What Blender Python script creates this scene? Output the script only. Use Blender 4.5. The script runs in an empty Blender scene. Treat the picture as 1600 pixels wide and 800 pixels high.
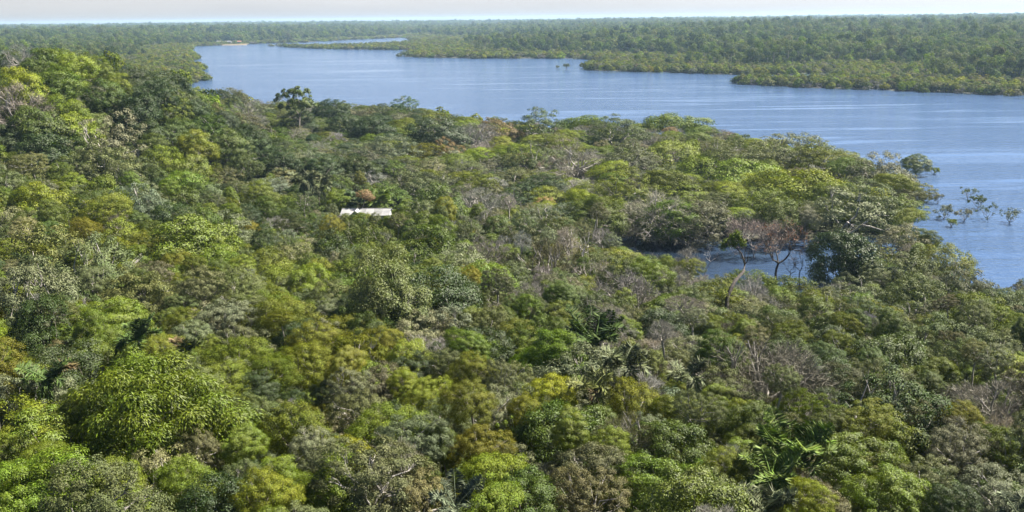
import bpy, math, random
import numpy as np
from mathutils import Matrix, Vector

# ------------------------------------------------------------------ camera, sky, sun, exposure
scene = bpy.context.scene
COL = scene.collection
R = math.radians
CAM = np.array((0.0, 0.0, 50.0))          # metres above the river
FPX = 1386.0                              # focal length in photo pixels (1600 wide)
PITCH, ROLL = R(15.02), R(0.645)
fwd = np.array((0, math.cos(PITCH), -math.sin(PITCH)))
rgt = np.array((1.0, 0, 0)); upv = np.array((0, math.sin(PITCH), math.cos(PITCH)))
cr = rgt * math.cos(ROLL) - upv * math.sin(ROLL)
cu = upv * math.cos(ROLL) + rgt * math.sin(ROLL)
cam = bpy.data.cameras.new('camera'); cam_o = bpy.data.objects.new('camera', cam); COL.objects.link(cam_o)
m = Matrix.Identity(4)
for i in range(3):
    m[i][0], m[i][1], m[i][2], m[i][3] = cr[i], cu[i], -fwd[i], CAM[i]
cam_o.matrix_world = m
cam.sensor_width = 36.0; cam.lens = 36.0 * FPX / 1600.0
cam.clip_start = 0.5; cam.clip_end = 90000
scene.camera = cam_o

SUN_EL, SUN_AZ = R(50), R(64)             # azimuth measured to the right of the view direction
sd_ = np.array((math.sin(SUN_AZ) * math.cos(SUN_EL), math.cos(SUN_AZ) * math.cos(SUN_EL), math.sin(SUN_EL)))
world = bpy.data.worlds.new('World'); scene.world = world; world.use_nodes = True
wn = world.node_tree.nodes; wl = world.node_tree.links
sky = wn.new('ShaderNodeTexSky'); sky.sky_type = 'NISHITA'; sky.sun_disc = False
sky.sun_elevation = SUN_EL; sky.sun_rotation = SUN_AZ
sky.altitude = 50; sky.air_density = 0.5; sky.dust_density = 0.25; sky.ozone_density = 2.5
# thin white veil low in the sky: the blue or yellow of the horizon is washed out towards white
tcw = wn.new('ShaderNodeTexCoord'); sxw = wn.new('ShaderNodeSeparateXYZ'); wl.new(tcw.outputs['Generated'], sxw.inputs[0])
mrw = wn.new('ShaderNodeMapRange'); mrw.inputs['From Min'].default_value = .02; mrw.inputs['From Max'].default_value = .12
mrw.inputs['To Min'].default_value = .0; mrw.inputs['To Max'].default_value = 1.0; wl.new(sxw.outputs[2], mrw.inputs[0])
hsw = wn.new('ShaderNodeHueSaturation'); wl.new(sky.outputs[0], hsw.inputs['Color']); wl.new(mrw.outputs[0], hsw.inputs['Saturation'])
mvw = wn.new('ShaderNodeMapRange'); mvw.inputs['From Min'].default_value = .0; mvw.inputs['From Max'].default_value = .12
mvw.inputs['To Min'].default_value = .62; mvw.inputs['To Max'].default_value = 1.0; wl.new(sxw.outputs[2], mvw.inputs[0])
mpw = wn.new('ShaderNodeMapping'); mpw.inputs['Scale'].default_value = (2.5, 2.5, 26); wl.new(tcw.outputs['Generated'], mpw.inputs[0])
nzw = wn.new('ShaderNodeTexNoise'); nzw.inputs['Scale'].default_value = 1.6; nzw.inputs['Detail'].default_value = 5; wl.new(mpw.outputs[0], nzw.inputs['Vector'])   # faint layered cloud
mcw = wn.new('ShaderNodeMath'); mcw.operation = 'MULTIPLY_ADD'; mcw.inputs[1].default_value = .24; mcw.inputs[2].default_value = .88; wl.new(nzw.outputs[0], mcw.inputs[0])
mmw = wn.new('ShaderNodeMath'); mmw.operation = 'MULTIPLY'; wl.new(mcw.outputs[0], mmw.inputs[0]); wl.new(mvw.outputs[0], mmw.inputs[1]); wl.new(mmw.outputs[0], hsw.inputs['Value'])
wl.new(hsw.outputs[0], wn['Background'].inputs[0]); wn['Background'].inputs[1].default_value = 0.05
sun = bpy.data.lights.new('sun', 'SUN'); sun.energy = 5.0; sun.angle = R(0.53); sun.color = (1.0, 0.94, 0.83)
sun_o = bpy.data.objects.new('sun', sun); COL.objects.link(sun_o)
sun_o.rotation_euler = Vector(sd_).to_track_quat('Z', 'Y').to_euler(); sun_o.location = (0, 0, 300)
vs = scene.view_settings; vs.view_transform = 'Standard'; vs.look = 'None'; vs.exposure = 1.78; vs.gamma = 1.0
vs.use_curve_mapping = False
scene.cycles.max_bounces = 6; scene.cycles.diffuse_bounces = 2; scene.cycles.glossy_bounces = 3
scene.cycles.transmission_bounces = 4; scene.cycles.volume_bounces = 1; scene.cycles.transparent_max_bounces = 4
scene.cycles.caustics_reflective = False; scene.cycles.caustics_refractive = False
scene.cycles.use_denoising = True; scene.cycles.sample_clamp_direct = 8; scene.cycles.sample_clamp_indirect = 6

# ------------------------------------------------------------------ geometry of the view (photo point -> place)
def ray(px, py):
    return fwd * FPX + cr * (px - 800.0) + cu * (400.0 - py)
def at_z(px, py, z=0.0):
    d = ray(px, py); t = (z - CAM[2]) / d[2]
    return CAM + d * t
def at_y(px, py, Y):
    d = ray(px, py)
    return CAM + d * (Y / d[1])
def project(P):
    q = np.asarray(P, float) - CAM
    z = q @ fwd
    z = np.where(np.abs(z) < 1e-6, 1e-6, z)
    return 800 + FPX * (q @ cr) / z, 400 - FPX * (q @ cu) / z, z

# ------------------------------------------------------------------ land and water
def shore(pts):
    return np.array([at_z(x, y, z)[:2] for x, y, z in pts])
T = 7.0
near_river = shore([(318,126,0),(306,119,0),(296,113,0),(308,107,0),(297,101,0),(288,97,0),(308,91,0),(300,86,0),(290,82,0),(298,76,0),(300,72.5,0),(360,70,0),(430,67.5,0),(470,66.5,0),(540,63,0),(600,60,0),(655,57,0)])
near_edge = shore([(300,153,T),(350,151,T),(430,155,T),(500,156,T),(560,156,T),(640,161,T),(700,173,T),(760,179,T),(850,186,T),(900,184,T),(1000,188,T),(1050,184,T),(1100,192,T),(1200,207,T),(1250,217,T),(1330,237,T),(1390,250,T),(1418,262,T),(1432,305,0),(1428,330,0),(1425,352,0),(1400,366,0),(1340,372,0),(1290,372,0),(1240,378,0),(1200,380,0),(1140,378,0),(1080,374,0),(1000,371,0),(970,371,0),(948,374,0),(955,388,2),(995,398,4),(1060,420,5),(1110,434,5),(1200,450,5),(1280,448,5),(1306,440,1),(1330,436,0),(1362,426,0),(1395,408,0),(1418,390,0),(1440,384,0)])
right_edge = np.array([at_z(1480,402,5)[:2], at_z(1530,425,5)[:2], at_z(1556,448,5)[:2], at_z(1600,446,4)[:2], at_z(1700,450,4)[:2], (300,150), (700,60)])
hidden = np.array([at_z(262,134,0)[:2], at_z(235,150,0)[:2], at_z(255,160,0)[:2]])
NEAR = np.vstack([near_river[::-1], hidden, near_edge, right_edge, [(900,-900), (-3000,-900), (-9000,6000), (-14000,16000), (2500,16000)]])
FAR = np.vstack([shore([(655,60.5,8),(600,63.5,8),(540,66,8),(470,67.4,7),(428,70.5,2),(455,74,0),(480,75.5,0),(560,77.5,0),(645,78.5,0),(655,81,0),(636,85,0),(626,88.5,0),(700,90.5,0),(800,91.5,0),(900,91.5,0),(955,95,0),(975,97.5,0),(925,103,0),(914,108,0),(930,110.5,0),(1000,112.5,0),(1100,115,0),(1165,116.5,0),(1240,116,0),(1312,113,0),(1308,116,5),(1230,118,5),(1160,126,0),(1158,131,0),(1250,136.5,0),(1340,139,0),(1400,142,0),(1500,146,0),(1600,149,0),(1750,154,0)]),
                 [(900,480), (3000,300), (16000,2000), (16000,16000), (-2500,16000)]])
def poly_sd(P, poly):
    P = np.atleast_2d(P)[:, :2]
    a = poly; b = np.roll(poly, -1, 0)
    best = np.full(len(P), 1e18); inside = np.zeros(len(P), bool)
    for (ax, ay), (bx, by) in zip(a, b):
        ex, ey = bx - ax, by - ay
        wx, wy = P[:, 0] - ax, P[:, 1] - ay
        t = np.clip((wx * ex + wy * ey) / (ex * ex + ey * ey + 1e-12), 0, 1)
        best = np.minimum(best, (wx - t * ex) ** 2 + (wy - t * ey) ** 2)
        c = ((ay > P[:, 1]) != (by > P[:, 1]))
        xi = ax + (P[:, 1] - ay) * ex / (ey if abs(ey) > 1e-12 else 1e-12)
        inside ^= c & (P[:, 0] < xi)
    return np.where(inside, 1, -1) * np.sqrt(best)
def wob(x, y, s, k=0.0):
    return (np.sin(x / s + 1.3 + k) * np.cos(y / s * 1.17 + .7 + k) + .6 * np.sin(x / s * 2.3 - y / s * 1.7 + k * 2) + .4 * np.cos(x / s * 4.1 + y / s * 3.7 + k * 3)) / 2
def smooth(a, b, x):
    t = np.clip((x - a) / (b - a), 0, 1); return t * t * (3 - 2 * t)
def shore_dist(P):
    P = np.atleast_2d(P)
    d = np.hypot(P[:, 0], P[:, 1])
    w = wob(P[:, 0], P[:, 1], 14) * np.clip(d / 120, .6, 3.5) + wob(P[:, 0], P[:, 1], 60, 2) * np.clip(d / 150 - 2, 0, 6)
    return np.maximum(poly_sd(P, NEAR), poly_sd(P, FAR)) + w
# relief of the near land: photo point, distance, height of the trees there
CTRL = [(800,800,40,7),(0,800,38,7),(1600,800,42,7),(400,800,39,7),(1200,800,41,7),
        (800,600,62,7),(0,600,59,7),(1600,600,68,7),(400,600,60,7),(1200,600,66,7),
        (800,500,86,7),(0,500,78,7),(400,500,84,7),(1200,500,105,6),(1600,500,102,6),
        (800,420,118,7.5),(0,400,108,8),(400,400,124,8),(1400,470,126,6),(1600,455,138,5),
        (0,330,148,8),(300,330,160,8),(480,345,178,8),(0,250,190,9),(300,250,226,9),(150,290,175,8.5),
        (0,170,226,9),(200,170,246,9),(0,84,266,10),(100,82,270,9.5),(200,94,277,9.5),(270,122,287,9.5),(330,176,302,9.5)]
cp = []
for px, py, Y, h in CTRL:
    p = at_y(px, py, Y); cp.append((p[0], Y, p[2] - h))
cp += [(-33,206,2.2),(-15,200,1.6),(-60,215,4),(0,165,4.5),(20,165,2.2),(60,150,1.0),(40,155,1.2),(0,190,.8),(40,225,.3),(0,260,.3),(60,270,.3),(-40,300,.6),(-40,380,.3),(0,340,.3),(60,330,.3),(110,240,.3),
       (-100,420,.5),(-140,460,.5),(-100,350,2.5),(-190,330,18),(-180,380,7),(-260,300,30),(-260,420,6),(-260,200,22),(-260,80,20),(-100,0,21),(0,0,20),(100,0,19),(0,-60,21),(-200,-60,22),(200,-60,18),(160,80,10),(220,60,9),(150,120,5),(240,120,3),(300,0,10)]
cp = np.array(cp)
def U(r2):
    return r2 * np.log(r2 + 1e-9)
S_ = 100.0
def tps_fit(c):
    n = len(c); x = c[:, :2] / S_
    K = U(((x[:, None] - x[None]) ** 2).sum(-1)) + np.eye(n) * 0.004
    A = np.zeros((n + 3, n + 3)); A[:n, :n] = K; A[:n, n] = 1; A[:n, n + 1:] = x; A[n, :n] = 1; A[n + 1:, :n] = x.T
    return np.linalg.solve(A, np.r_[c[:, 2], 0, 0, 0])
tw = tps_fit(cp)
def relief(P):
    x = np.c_[np.clip(P[:, 0], -270, 300), np.clip(P[:, 1], -60, 430)] / S_
    o = np.zeros(len(x))
    for i in range(0, len(x), 20000):
        q = x[i:i + 20000]
        o[i:i + 20000] = U(((q[:, None] - cp[None, :, :2] / S_) ** 2).sum(-1)) @ tw[:-3] + tw[-3] + q @ tw[-2:]
    return o
def ground(P):
    P = np.atleast_2d(np.asarray(P, float))
    s = shore_dist(P)
    x, y = P[:, 0], P[:, 1]
    far = .3 + 21 * smooth(70, 900, s) * (.75 + .25 * wob(x, y, 330, 1)) + 6 * smooth(900, 4000, s) + 7 * wob(x, y, 800, 5) * smooth(1800, 4000, y) * smooth(200, 800, s)
    near = np.maximum(relief(P), .25)
    k = smooth(520, 400, y) * smooth(-520, -300, x)
    h = near * k + far * (1 - k) + .15 * wob(x, y, 9)
    return np.where(s > 0, h * smooth(0, 12, s) + .1, np.maximum(-4, s * .12 - .05)), s
def ground1(x, y):
    return float(ground([(x, y)])[0][0])

# ------------------------------------------------------------------ materials
def mat(name):
    mm = bpy.data.materials.new(name); mm.use_nodes = True
    nt = mm.node_tree; return mm, nt.nodes, nt.links, nt.nodes['Principled BSDF']
def math_node(n, l, op, a, b):
    q = n.new('ShaderNodeMath'); q.operation = op
    for i, v in enumerate((a, b)):
        if isinstance(v, (int, float)): q.inputs[i].default_value = v
        else: l.new(v, q.inputs[i])
    return q.outputs[0]
def leaf_mat(name, rough, spec, trans, vlo, vhi, hue=.034):
    mm, n, l, b = mat(name)
    a = n.new('ShaderNodeAttribute'); a.attribute_type = 'INSTANCER'; a.attribute_name = 'tint'
    r = n.new('ShaderNodeAttribute'); r.attribute_type = 'GEOMETRY'; r.attribute_name = 'rnd'
    h = n.new('ShaderNodeHueSaturation')
    l.new(a.outputs['Color'], h.inputs['Color'])
    l.new(math_node(n, l, 'ADD', math_node(n, l, 'MULTIPLY', r.outputs['Fac'], hue), .50 - hue / 2), h.inputs['Hue'])
    frac = math_node(n, l, 'FRACT', math_node(n, l, 'MULTIPLY', r.outputs['Fac'], 7.31), 0.0)
    l.new(math_node(n, l, 'ADD', math_node(n, l, 'MULTIPLY', frac, vhi - vlo), vlo), h.inputs['Value'])
    l.new(h.outputs[0], b.inputs['Base Color'])
    b.inputs['Roughness'].default_value = rough; b.inputs['Specular IOR Level'].default_value = spec
    if trans > 0:
        t = n.new('ShaderNodeBsdfTranslucent'); h2 = n.new('ShaderNodeHueSaturation')
        h2.inputs['Hue'].default_value = .503; h2.inputs['Saturation'].default_value = 1.1; h2.inputs['Value'].default_value = 1.5
        l.new(h.outputs[0], h2.inputs['Color']); l.new(h2.outputs[0], t.inputs['Color'])
        mx = n.new('ShaderNodeMixShader'); mx.inputs[0].default_value = trans
        l.new(b.outputs[0], mx.inputs[1]); l.new(t.outputs[0], mx.inputs[2])
        l.new(mx.outputs[0], n['Material Output'].inputs[0])
    return mm
M_LEAF = leaf_mat('leaf', .6, .22, .14, .55, 1.55)
M_FAR = leaf_mat('far_leaf', .7, .12, .25, .65, 1.4)
M_GLOSS = leaf_mat('glossy_leaf', .5, .28, .14, .55, 1.55)
M_TWIG = leaf_mat('twig', .8, .2, 0, .6, 1.4, .02)
def noise_mat(name, c1, c2, scale, rough=.85, bump=0.0, stretch=None):
    mm, n, l, b = mat(name)
    tc = n.new('ShaderNodeTexCoord'); t = n.new('ShaderNodeTexNoise'); t.inputs['Scale'].default_value = scale; t.inputs['Detail'].default_value = 6
    mp = n.new('ShaderNodeMapping'); l.new(tc.outputs['Object'], mp.inputs[0]); l.new(mp.outputs[0], t.inputs['Vector'])
    if stretch: mp.inputs['Scale'].default_value = stretch
    cr_ = n.new('ShaderNodeValToRGB'); cr_.color_ramp.elements[0].position = .35; cr_.color_ramp.elements[1].position = .65
    cr_.color_ramp.elements[0].color = (*c1, 1); cr_.color_ramp.elements[1].color = (*c2, 1)
    l.new(t.outputs[0], cr_.inputs[0]); l.new(cr_.outputs[0], b.inputs['Base Color']); b.inputs['Roughness'].default_value = rough
    if bump:
        bp = n.new('ShaderNodeBump'); bp.inputs['Strength'].default_value = bump; l.new(t.outputs[0], bp.inputs['Height']); l.new(bp.outputs[0], b.inputs['Normal'])
    return mm
M_BARK = noise_mat('bark', (.11, .09, .07), (.3, .27, .23), 3, .9, .4, (1, 1, .3))
M_PALE = noise_mat('bleached_wood', (.20, .18, .16), (.42, .39, .35), 3, .8, .3, (1, 1, .3))
M_SOIL = noise_mat('forest_floor', (.02, .024, .010), (.05, .05, .022), .12, .95)
M_WALL = noise_mat('white_wall', (.72, .72, .70), (.82, .82, .80), .8, .7)
M_ROOF = noise_mat('white_roof', (.20, .20, .205), (.31, .31, .305), .5, .6)
M_ROOF2 = noise_mat('weathered_roof', (.14, .14, .135), (.28, .28, .275), .6, .7)
M_DBARK = noise_mat('dark_bark', (.03, .025, .02), (.08, .065, .055), 3, .9, .4, (1, 1, .3))
M_DARK = noise_mat('dark_opening', (.02, .02, .02), (.04, .04, .045), 2, .4)
M_WOOD = noise_mat('painted_post', (.5, .5, .48), (.66, .65, .62), 2, .7)
M_SAND = noise_mat('bank_sand', (.10, .08, .04), (.17, .13, .07), .05, .9)
M_TILE = noise_mat('red_roof', (.3, .12, .07), (.4, .2, .12), 1, .8)

def water_mat():
    mm, n, l, b = mat('river_water')
    b.inputs['Base Color'].default_value = (.052, .092, .176, 1)
    b.inputs['Roughness'].default_value = .11; b.inputs['IOR'].default_value = 1.33; b.inputs['Specular IOR Level'].default_value = .7
    tc = n.new('ShaderNodeTexCoord')
    def nz(scale, sx, sy, det, rot=0.0):
        mp = n.new('ShaderNodeMapping'); mp.inputs['Scale'].default_value = (sx, sy, 1); mp.inputs['Rotation'].default_value = (0, 0, rot)
        l.new(tc.outputs['Object'], mp.inputs[0])
        t = n.new('ShaderNodeTexNoise'); t.inputs['Scale'].default_value = scale; t.inputs['Detail'].default_value = det
        l.new(mp.outputs[0], t.inputs['Vector']); return t.outputs[0]
    w1 = nz(.55, 1.0, 1.9, 3, .35); w2 = nz(.14, 1, 2.2, 2, -.2)
    h = math_node(n, l, 'ADD', math_node(n, l, 'MULTIPLY', w1, .55), math_node(n, l, 'MULTIPLY', w2, 1.0))
    sl = nz(.006, .55, 3.6, 5, .16)                       # wind lanes and slicks
    rm = n.new('ShaderNodeMapRange'); rm.inputs['From Min'].default_value = .52; rm.inputs['From Max'].default_value = .64
    rm.inputs['To Min'].default_value = 1.0; rm.inputs['To Max'].default_value = .35; l.new(sl, rm.inputs[0])
    s2 = nz(.022, .4, 4.6, 3, .10); r2 = n.new('ShaderNodeMapRange'); r2.inputs['From Min'].default_value = .54; r2.inputs['From Max'].default_value = .64; r2.inputs['To Min'].default_value = 1.0; r2.inputs['To Max'].default_value = .12; l.new(s2, r2.inputs[0])
    bp = n.new('ShaderNodeBump'); bp.inputs['Distance'].default_value = .9
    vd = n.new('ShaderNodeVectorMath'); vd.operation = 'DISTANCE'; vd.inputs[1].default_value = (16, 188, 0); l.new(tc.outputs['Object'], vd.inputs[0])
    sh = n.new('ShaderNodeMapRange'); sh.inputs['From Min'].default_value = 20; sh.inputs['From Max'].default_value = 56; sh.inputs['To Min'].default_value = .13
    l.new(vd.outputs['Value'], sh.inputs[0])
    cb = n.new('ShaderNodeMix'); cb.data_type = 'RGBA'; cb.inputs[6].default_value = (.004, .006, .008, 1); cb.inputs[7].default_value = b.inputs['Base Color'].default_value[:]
    l.new(sh.outputs[0], cb.inputs[0]); l.new(cb.outputs[2], b.inputs['Base Color'])   # tree shade and dark reflections on the inlet, put into the base colour              # the sheltered inlet is calmer
    l.new(math_node(n, l, 'MULTIPLY', math_node(n, l, 'MULTIPLY', math_node(n, l, 'MULTIPLY', rm.outputs[0], r2.outputs[0]), sh.outputs[0]), .75), bp.inputs['Strength'])
    l.new(h, bp.inputs['Height']); l.new(bp.outputs[0], b.inputs['Normal'])
    return mm
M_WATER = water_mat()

# ------------------------------------------------------------------ mesh helpers
def make_mesh(name, V, F, mats, rnd=None, midx=None, smooth_shade=False):
    me = bpy.data.meshes.new(name)
    V = np.ascontiguousarray(V, np.float32); F = np.ascontiguousarray(F, np.int32)
    k = F.shape[1]
    me.vertices.add(len(V)); me.vertices.foreach_set('co', V.ravel())
    me.loops.add(F.size); me.loops.foreach_set('vertex_index', F.ravel())
    me.polygons.add(len(F)); me.polygons.foreach_set('loop_start', np.arange(0, F.size, k, dtype=np.int32))
    if midx is not None: me.polygons.foreach_set('material_index', np.ascontiguousarray(midx, np.int32))
    me.polygons.foreach_set('use_smooth', np.full(len(F), bool(smooth_shade or rnd is not None)))
    if rnd is not None:
        a = me.attributes.new('rnd', 'FLOAT', 'POINT'); a.data.foreach_set('value', np.ascontiguousarray(rnd, np.float32))
    for x in mats: me.materials.append(x)
    me.update(calc_edges=True); return me
def link(name, data, parent=None, loc=None, rot=None, scale=None):
    o = bpy.data.objects.new(name, data); COL.objects.link(o)
    if parent: o.parent = parent
    if loc is not None: o.location = loc
    if rot is not None: o.rotation_euler = rot
    if scale is not None: o.scale = scale
    return o
def tag(o, label=None, cat=None, group=None, kind=None):
    if label: o['label'] = label
    if cat: o['category'] = cat
    if group: o['group'] = group
    if kind: o['kind'] = kind
    return o
def norm(v):
    return v / (np.linalg.norm(v, axis=-1, keepdims=True) + 1e-9)
def leaf_faces(P, N, A, L, W, fold=.12, droop=.25):
    """two folded triangles for each leaf: base, edge, tip, edge"""
    N = norm(N); A = norm(A - N * (A * N).sum(-1, keepdims=True)); S = np.cross(N, A)
    L = L[:, None]; W = W[:, None]
    v0 = P; v2 = P + A * L - N * L * droop
    mid = P + A * L * .48
    v1 = mid + S * W * .5 + N * W * fold; v3 = mid - S * W * .5 + N * W * fold
    V = np.stack([v0, v1, v2, v3], 1).reshape(-1, 3)
    i = np.arange(len(P))[:, None] * 4
    return V, np.concatenate([i + [0, 1, 2], i + [0, 2, 3]], 1).reshape(-1, 3)
def tubes(lines, sides=5):
    """lines: list of (points n x 3, radii n) -> triangles"""
    VV, FF, off = [], [], 0
    ang = np.arange(sides) * 2 * np.pi / sides
    for P, r in lines:
        P = np.asarray(P, float); r = np.asarray(r, float); n = len(P)
        t = norm(np.gradient(P, axis=0))
        ref = np.where(np.abs(t[:, 2:3]) > .9, (1.0, 0, 0), (0, 0, 1.0))
        a = norm(np.cross(t, ref)); b = np.cross(t, a)
        ring = P[:, None] + r[:, None, None] * (np.cos(ang)[None, :, None] * a[:, None] + np.sin(ang)[None, :, None] * b[:, None])
        VV.append(ring.reshape(-1, 3))
        for i in range(n - 1):
            for j in range(sides):
                p, q = off + i * sides + j, off + i * sides + (j + 1) % sides
                FF.append((p, q, q + sides)); FF.append((p, q + sides, p + sides))
        off += n * sides
    return np.vstack(VV), np.array(FF)
def bend(rng, a, b, r0, r1, n=5, amp=.12):
    a, b = np.asarray(a, float), np.asarray(b, float); t = np.linspace(0, 1, n)[:, None]
    L = np.linalg.norm(b - a); off = rng.normal(0, amp * L, 3)
    P = a + (b - a) * t + np.sin(np.pi * t) * off + np.sin(2 * np.pi * t) * rng.normal(0, amp * L * .4, 3)
    return P, r0 + (r1 - r0) * t[:, 0]

# ------------------------------------------------------------------ crowns (origin at the bottom of the crown, diameter D)
def clumps(rng, D, H, n, form, rc, loose=False):
    C = np.zeros((0, 3)); lob = rng.uniform(0, 2 * np.pi, 3); m_ = 14
    nb = {'round': int(rng.integers(4, 7)), 'tall': 3, 'umbrella': 4}.get(form, 1)
    if form == 'dome': nb = 5
    aa = rng.uniform(0, 6.28) + np.arange(nb) * 6.28 / max(nb - 1, 1); off = rng.uniform(.30, .58, nb); off[0] = .06
    BR = rng.uniform(.40, .70, (nb, 1)) * np.ones((nb, 3)); BR[0] = (.66, .66, .62); BR[:, 2] *= rng.uniform(.85, 1.15, nb)
    zc = H * (.46 + rng.uniform(-.20, .12, nb)); zc[0] = H * .62
    if form in ('tall',): off *= .5; zc = H * np.linspace(.3, .7, nb); BR[:, :2] = .85
    if form == 'dome': BR[0] = (.72, .72, .85); zc[0] = H * .5
    BC = np.c_[np.cos(aa) * off * D / 2, np.sin(aa) * off * D / 2, zc]
    for _ in range(n):
        u = rng.uniform(0, 2 * np.pi, m_)
        if form == 'flat':
            rr = np.sqrt(rng.uniform(.02, 1, m_)); z = H * (.55 + .4 * (1 - rr * rr)) * rng.choice((1, 1, .62), m_) + rng.normal(0, .03 * H, m_)
            u_ = u
            lobes = 1 + .16 * np.sin(2 * u + lob[0]) + .1 * np.sin(3 * u + lob[1]) + .08 * np.sin(5 * u + lob[2])
            Rr = (D / 2 - rc * .55) * rr * lobes
            p = np.c_[Rr * np.cos(u), Rr * np.sin(u), z]
        else:
            z0 = rng.uniform(-1 if form == 'tall' else -.75, 1.0, m_); f = rng.uniform(*((.80, 1.22) if loose else (.84, 1.12)), m_)
            rr = np.sqrt(np.maximum(0, 1 - z0 * z0)); kb = rng.integers(0, len(BC), m_)
            if form == 'tall': rr = rr ** .6
            p = BC[kb] + np.c_[rr * np.cos(u), rr * np.sin(u), z0] * (BR[kb] * np.array((D / 2 - rc * .5, D / 2 - rc * .5, H * .5))) * f[:, None]
            if form == 'umbrella': p[:, 2] = np.maximum(p[:, 2], H * .40)
            q_ = ((p[:, None] - BC[None]) / (BR[None] * np.array((D / 2, D / 2, H * .5)))); ins = ((q_ ** 2).sum(-1) < .62).any(1) & (rng.random(m_) < .85)
            p[ins, 2] = np.where(ins.all(), p[ins, 2], -99)
        if (p[:, 2] < -50).all(): continue
        d = np.linalg.norm(p[:, None] - C[None], axis=-1).min(1) if len(C) else np.ones(m_)
        d[p[:, 2] < -50] = -1
        C = np.vstack([C, p[d.argmax()]])
    return C
SPEC = {  # form, clumps, clump radius / D, leaves per clump, leaf length and width (m at D = 6), height / D, material
    'broadleaf': ('round', 95, .095, 340, .142, .062, .95, M_GLOSS),
    'domed':     ('dome', 120, .080, 230, .125, .052, .75, M_LEAF),
    'open':      ('round', 100, .072, 150, .165, .062, .88, M_LEAF),
    'drooping':  ('round', 120, .095, 480, .15, .045, 1.0, M_GLOSS),
    'flat':      ('flat', 50, .110, 300, .165, .068, .46, M_LEAF),
    'tall':      ('tall', 100, .12, 240, .18, .075, 1.40, M_GLOSS),
    'leafless':  ('round', 60, .12, 150, .50, .015, .88, M_TWIG),
    'emergent':  ('umbrella', 50, .058, 200, .22, .10, .85, M_GLOSS),
}
def build_crown(kind, seed, lod, D):
    form, nc, rcf, nl, ll, lw, hf, mt = SPEC[kind]
    rng = np.random.default_rng(seed)
    q = D / 6.0; H = hf * D
    if lod == 1: nl = int(nl * .5); ll, lw = ll * 1.15, lw * 1.25
    if lod == 2: mt = M_TWIG if kind == 'leafless' else M_FAR; nc = max(10, int(nc * .24)); nl = 14; ll, lw = ll * 6.2, lw * 9; rcf *= 1.65; hf *= .85
    if kind == 'leafless' and lod == 2: ll, lw = .9, .12; nl = 26
    rc = rcf * D
    C = clumps(rng, D, H, nc, form, rc, kind in ('open', 'leafless')); nc = len(C)
    k = rng.uniform(.55, 1.5, nc)
    n = (nl * k ** 2).astype(int); idx = np.repeat(np.arange(nc), n); n = len(idx)
    ctr = np.array((0, 0, H * .4))
    out = norm(C - ctr)
    d = norm(rng.normal(0, 1, (n, 3)) + out[idx] * .75 + np.array((0, 0, .45)))
    rad = rng.uniform(0, 1, n) ** .38 * np.where(rng.random(n) < .07, rng.uniform(1.1, 1.6, n), 1.0)
    squash = np.array((1, 1, .72 if kind != 'drooping' else 1.0))
    P = C[idx] + d * rad[:, None] * (rc * k[idx])[:, None] * squash * rng.uniform(.85, 1.15, (n, 1))
    if kind == 'leafless':
        A = norm(d * .9 + out[idx] * .8 + rng.normal(0, .55, (n, 3)) + np.array((0, 0, .4)))
        N = norm(rng.normal(0, 1, (n, 3)))
        P = P - A * ll * q * .5
        fold, dr = 0, .05
    elif kind == 'drooping':
        A = norm(d * .7 + np.array((0, 0, -1.0)) + rng.normal(0, .3, (n, 3))); N = norm(d + np.array((0, 0, .35)) + rng.normal(0, .35, (n, 3))); fold, dr = .15, .1
    else:
        N = norm(d * .75 + norm(P - ctr) * .65 + np.array((0, 0, .35)) + rng.normal(0, .38, (n, 3))); A = norm(d + rng.normal(0, .7, (n, 3)) + np.array((0, 0, -.15))); fold, dr = .14, .22
    L = ll * q * rng.uniform(.65, 1.25, n); W = lw * q * rng.uniform(.7, 1.25, n)
    V, F = leaf_faces(P, N, A, L, W, fold, dr)
    tone = rng.uniform(0, 1, nc)
    r = np.clip(.5 * tone[idx] + .5 * rng.uniform(0, 1, n), 0, 1)
    # limbs from the fork to a good part of the clumps, and the bole below it
    lines = []
    r0 = .022 * D * {'emergent': .8, 'leafless': 1.9, 'open': 1.25}.get(kind, 1.0)
    lean = rng.normal(0, .05 * D, 2)
    base = np.array((lean[0], lean[1], -D * 1.35)); fork = np.array((0, 0, H * .12))
    lines.append(bend(rng, base, fork, r0 * 1.35, r0, 7, .03))
    pick = rng.permutation(nc)[:(14 if lod == 0 else 9) if kind != 'leafless' else 22]
    mains = [fork + (np.array((math.cos(a), math.sin(a), 0)) * D * .13 + np.array((0, 0, H * .22))) for a in rng.uniform(0, 6.28, 1) + np.arange(4) * 1.57 + rng.normal(0, .25, 4)]
    if lod < 2:
        for mpt in mains: lines.append(bend(rng, fork - (0, 0, .05), mpt, r0 * .7, r0 * .5, 3, .08))
        for c in pick:
            s = min(mains, key=lambda a_: np.linalg.norm(a_ - C[c]))
            lines.append(bend(rng, s, C[c], r0 * .45, r0 * .12, 4, .08))
            if kind in ('leafless', 'open', 'emergent'):
                for _ in range(3):
                    e = C[c] + norm(rng.normal(0, 1, 3) + out[c]) * rc * .95
                    lines.append(bend(rng, C[c] * .75 + s * .25, e, r0 * .2, r0 * .06, 3, .1))
    TV, TF = tubes(lines, 5 if lod == 0 else 3)
    return (V, F, np.repeat(r, 4)), (TV, TF), H, mt, (C, k * rc)
PROTO = {}
NVAR = {0: {'broadleaf': 6, 'domed': 4, 'open': 5, 'drooping': 2, 'flat': 2, 'tall': 2, 'leafless': 3},
        1: {'broadleaf': 5, 'domed': 4, 'open': 5, 'flat': 4, 'tall': 2, 'leafless': 4, 'emergent': 1},
        2: {'broadleaf': 3, 'domed': 2, 'open': 2, 'leafless': 1}}
DNOM = {0: 6.0, 1: 10.0, 2: 10.0}
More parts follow.
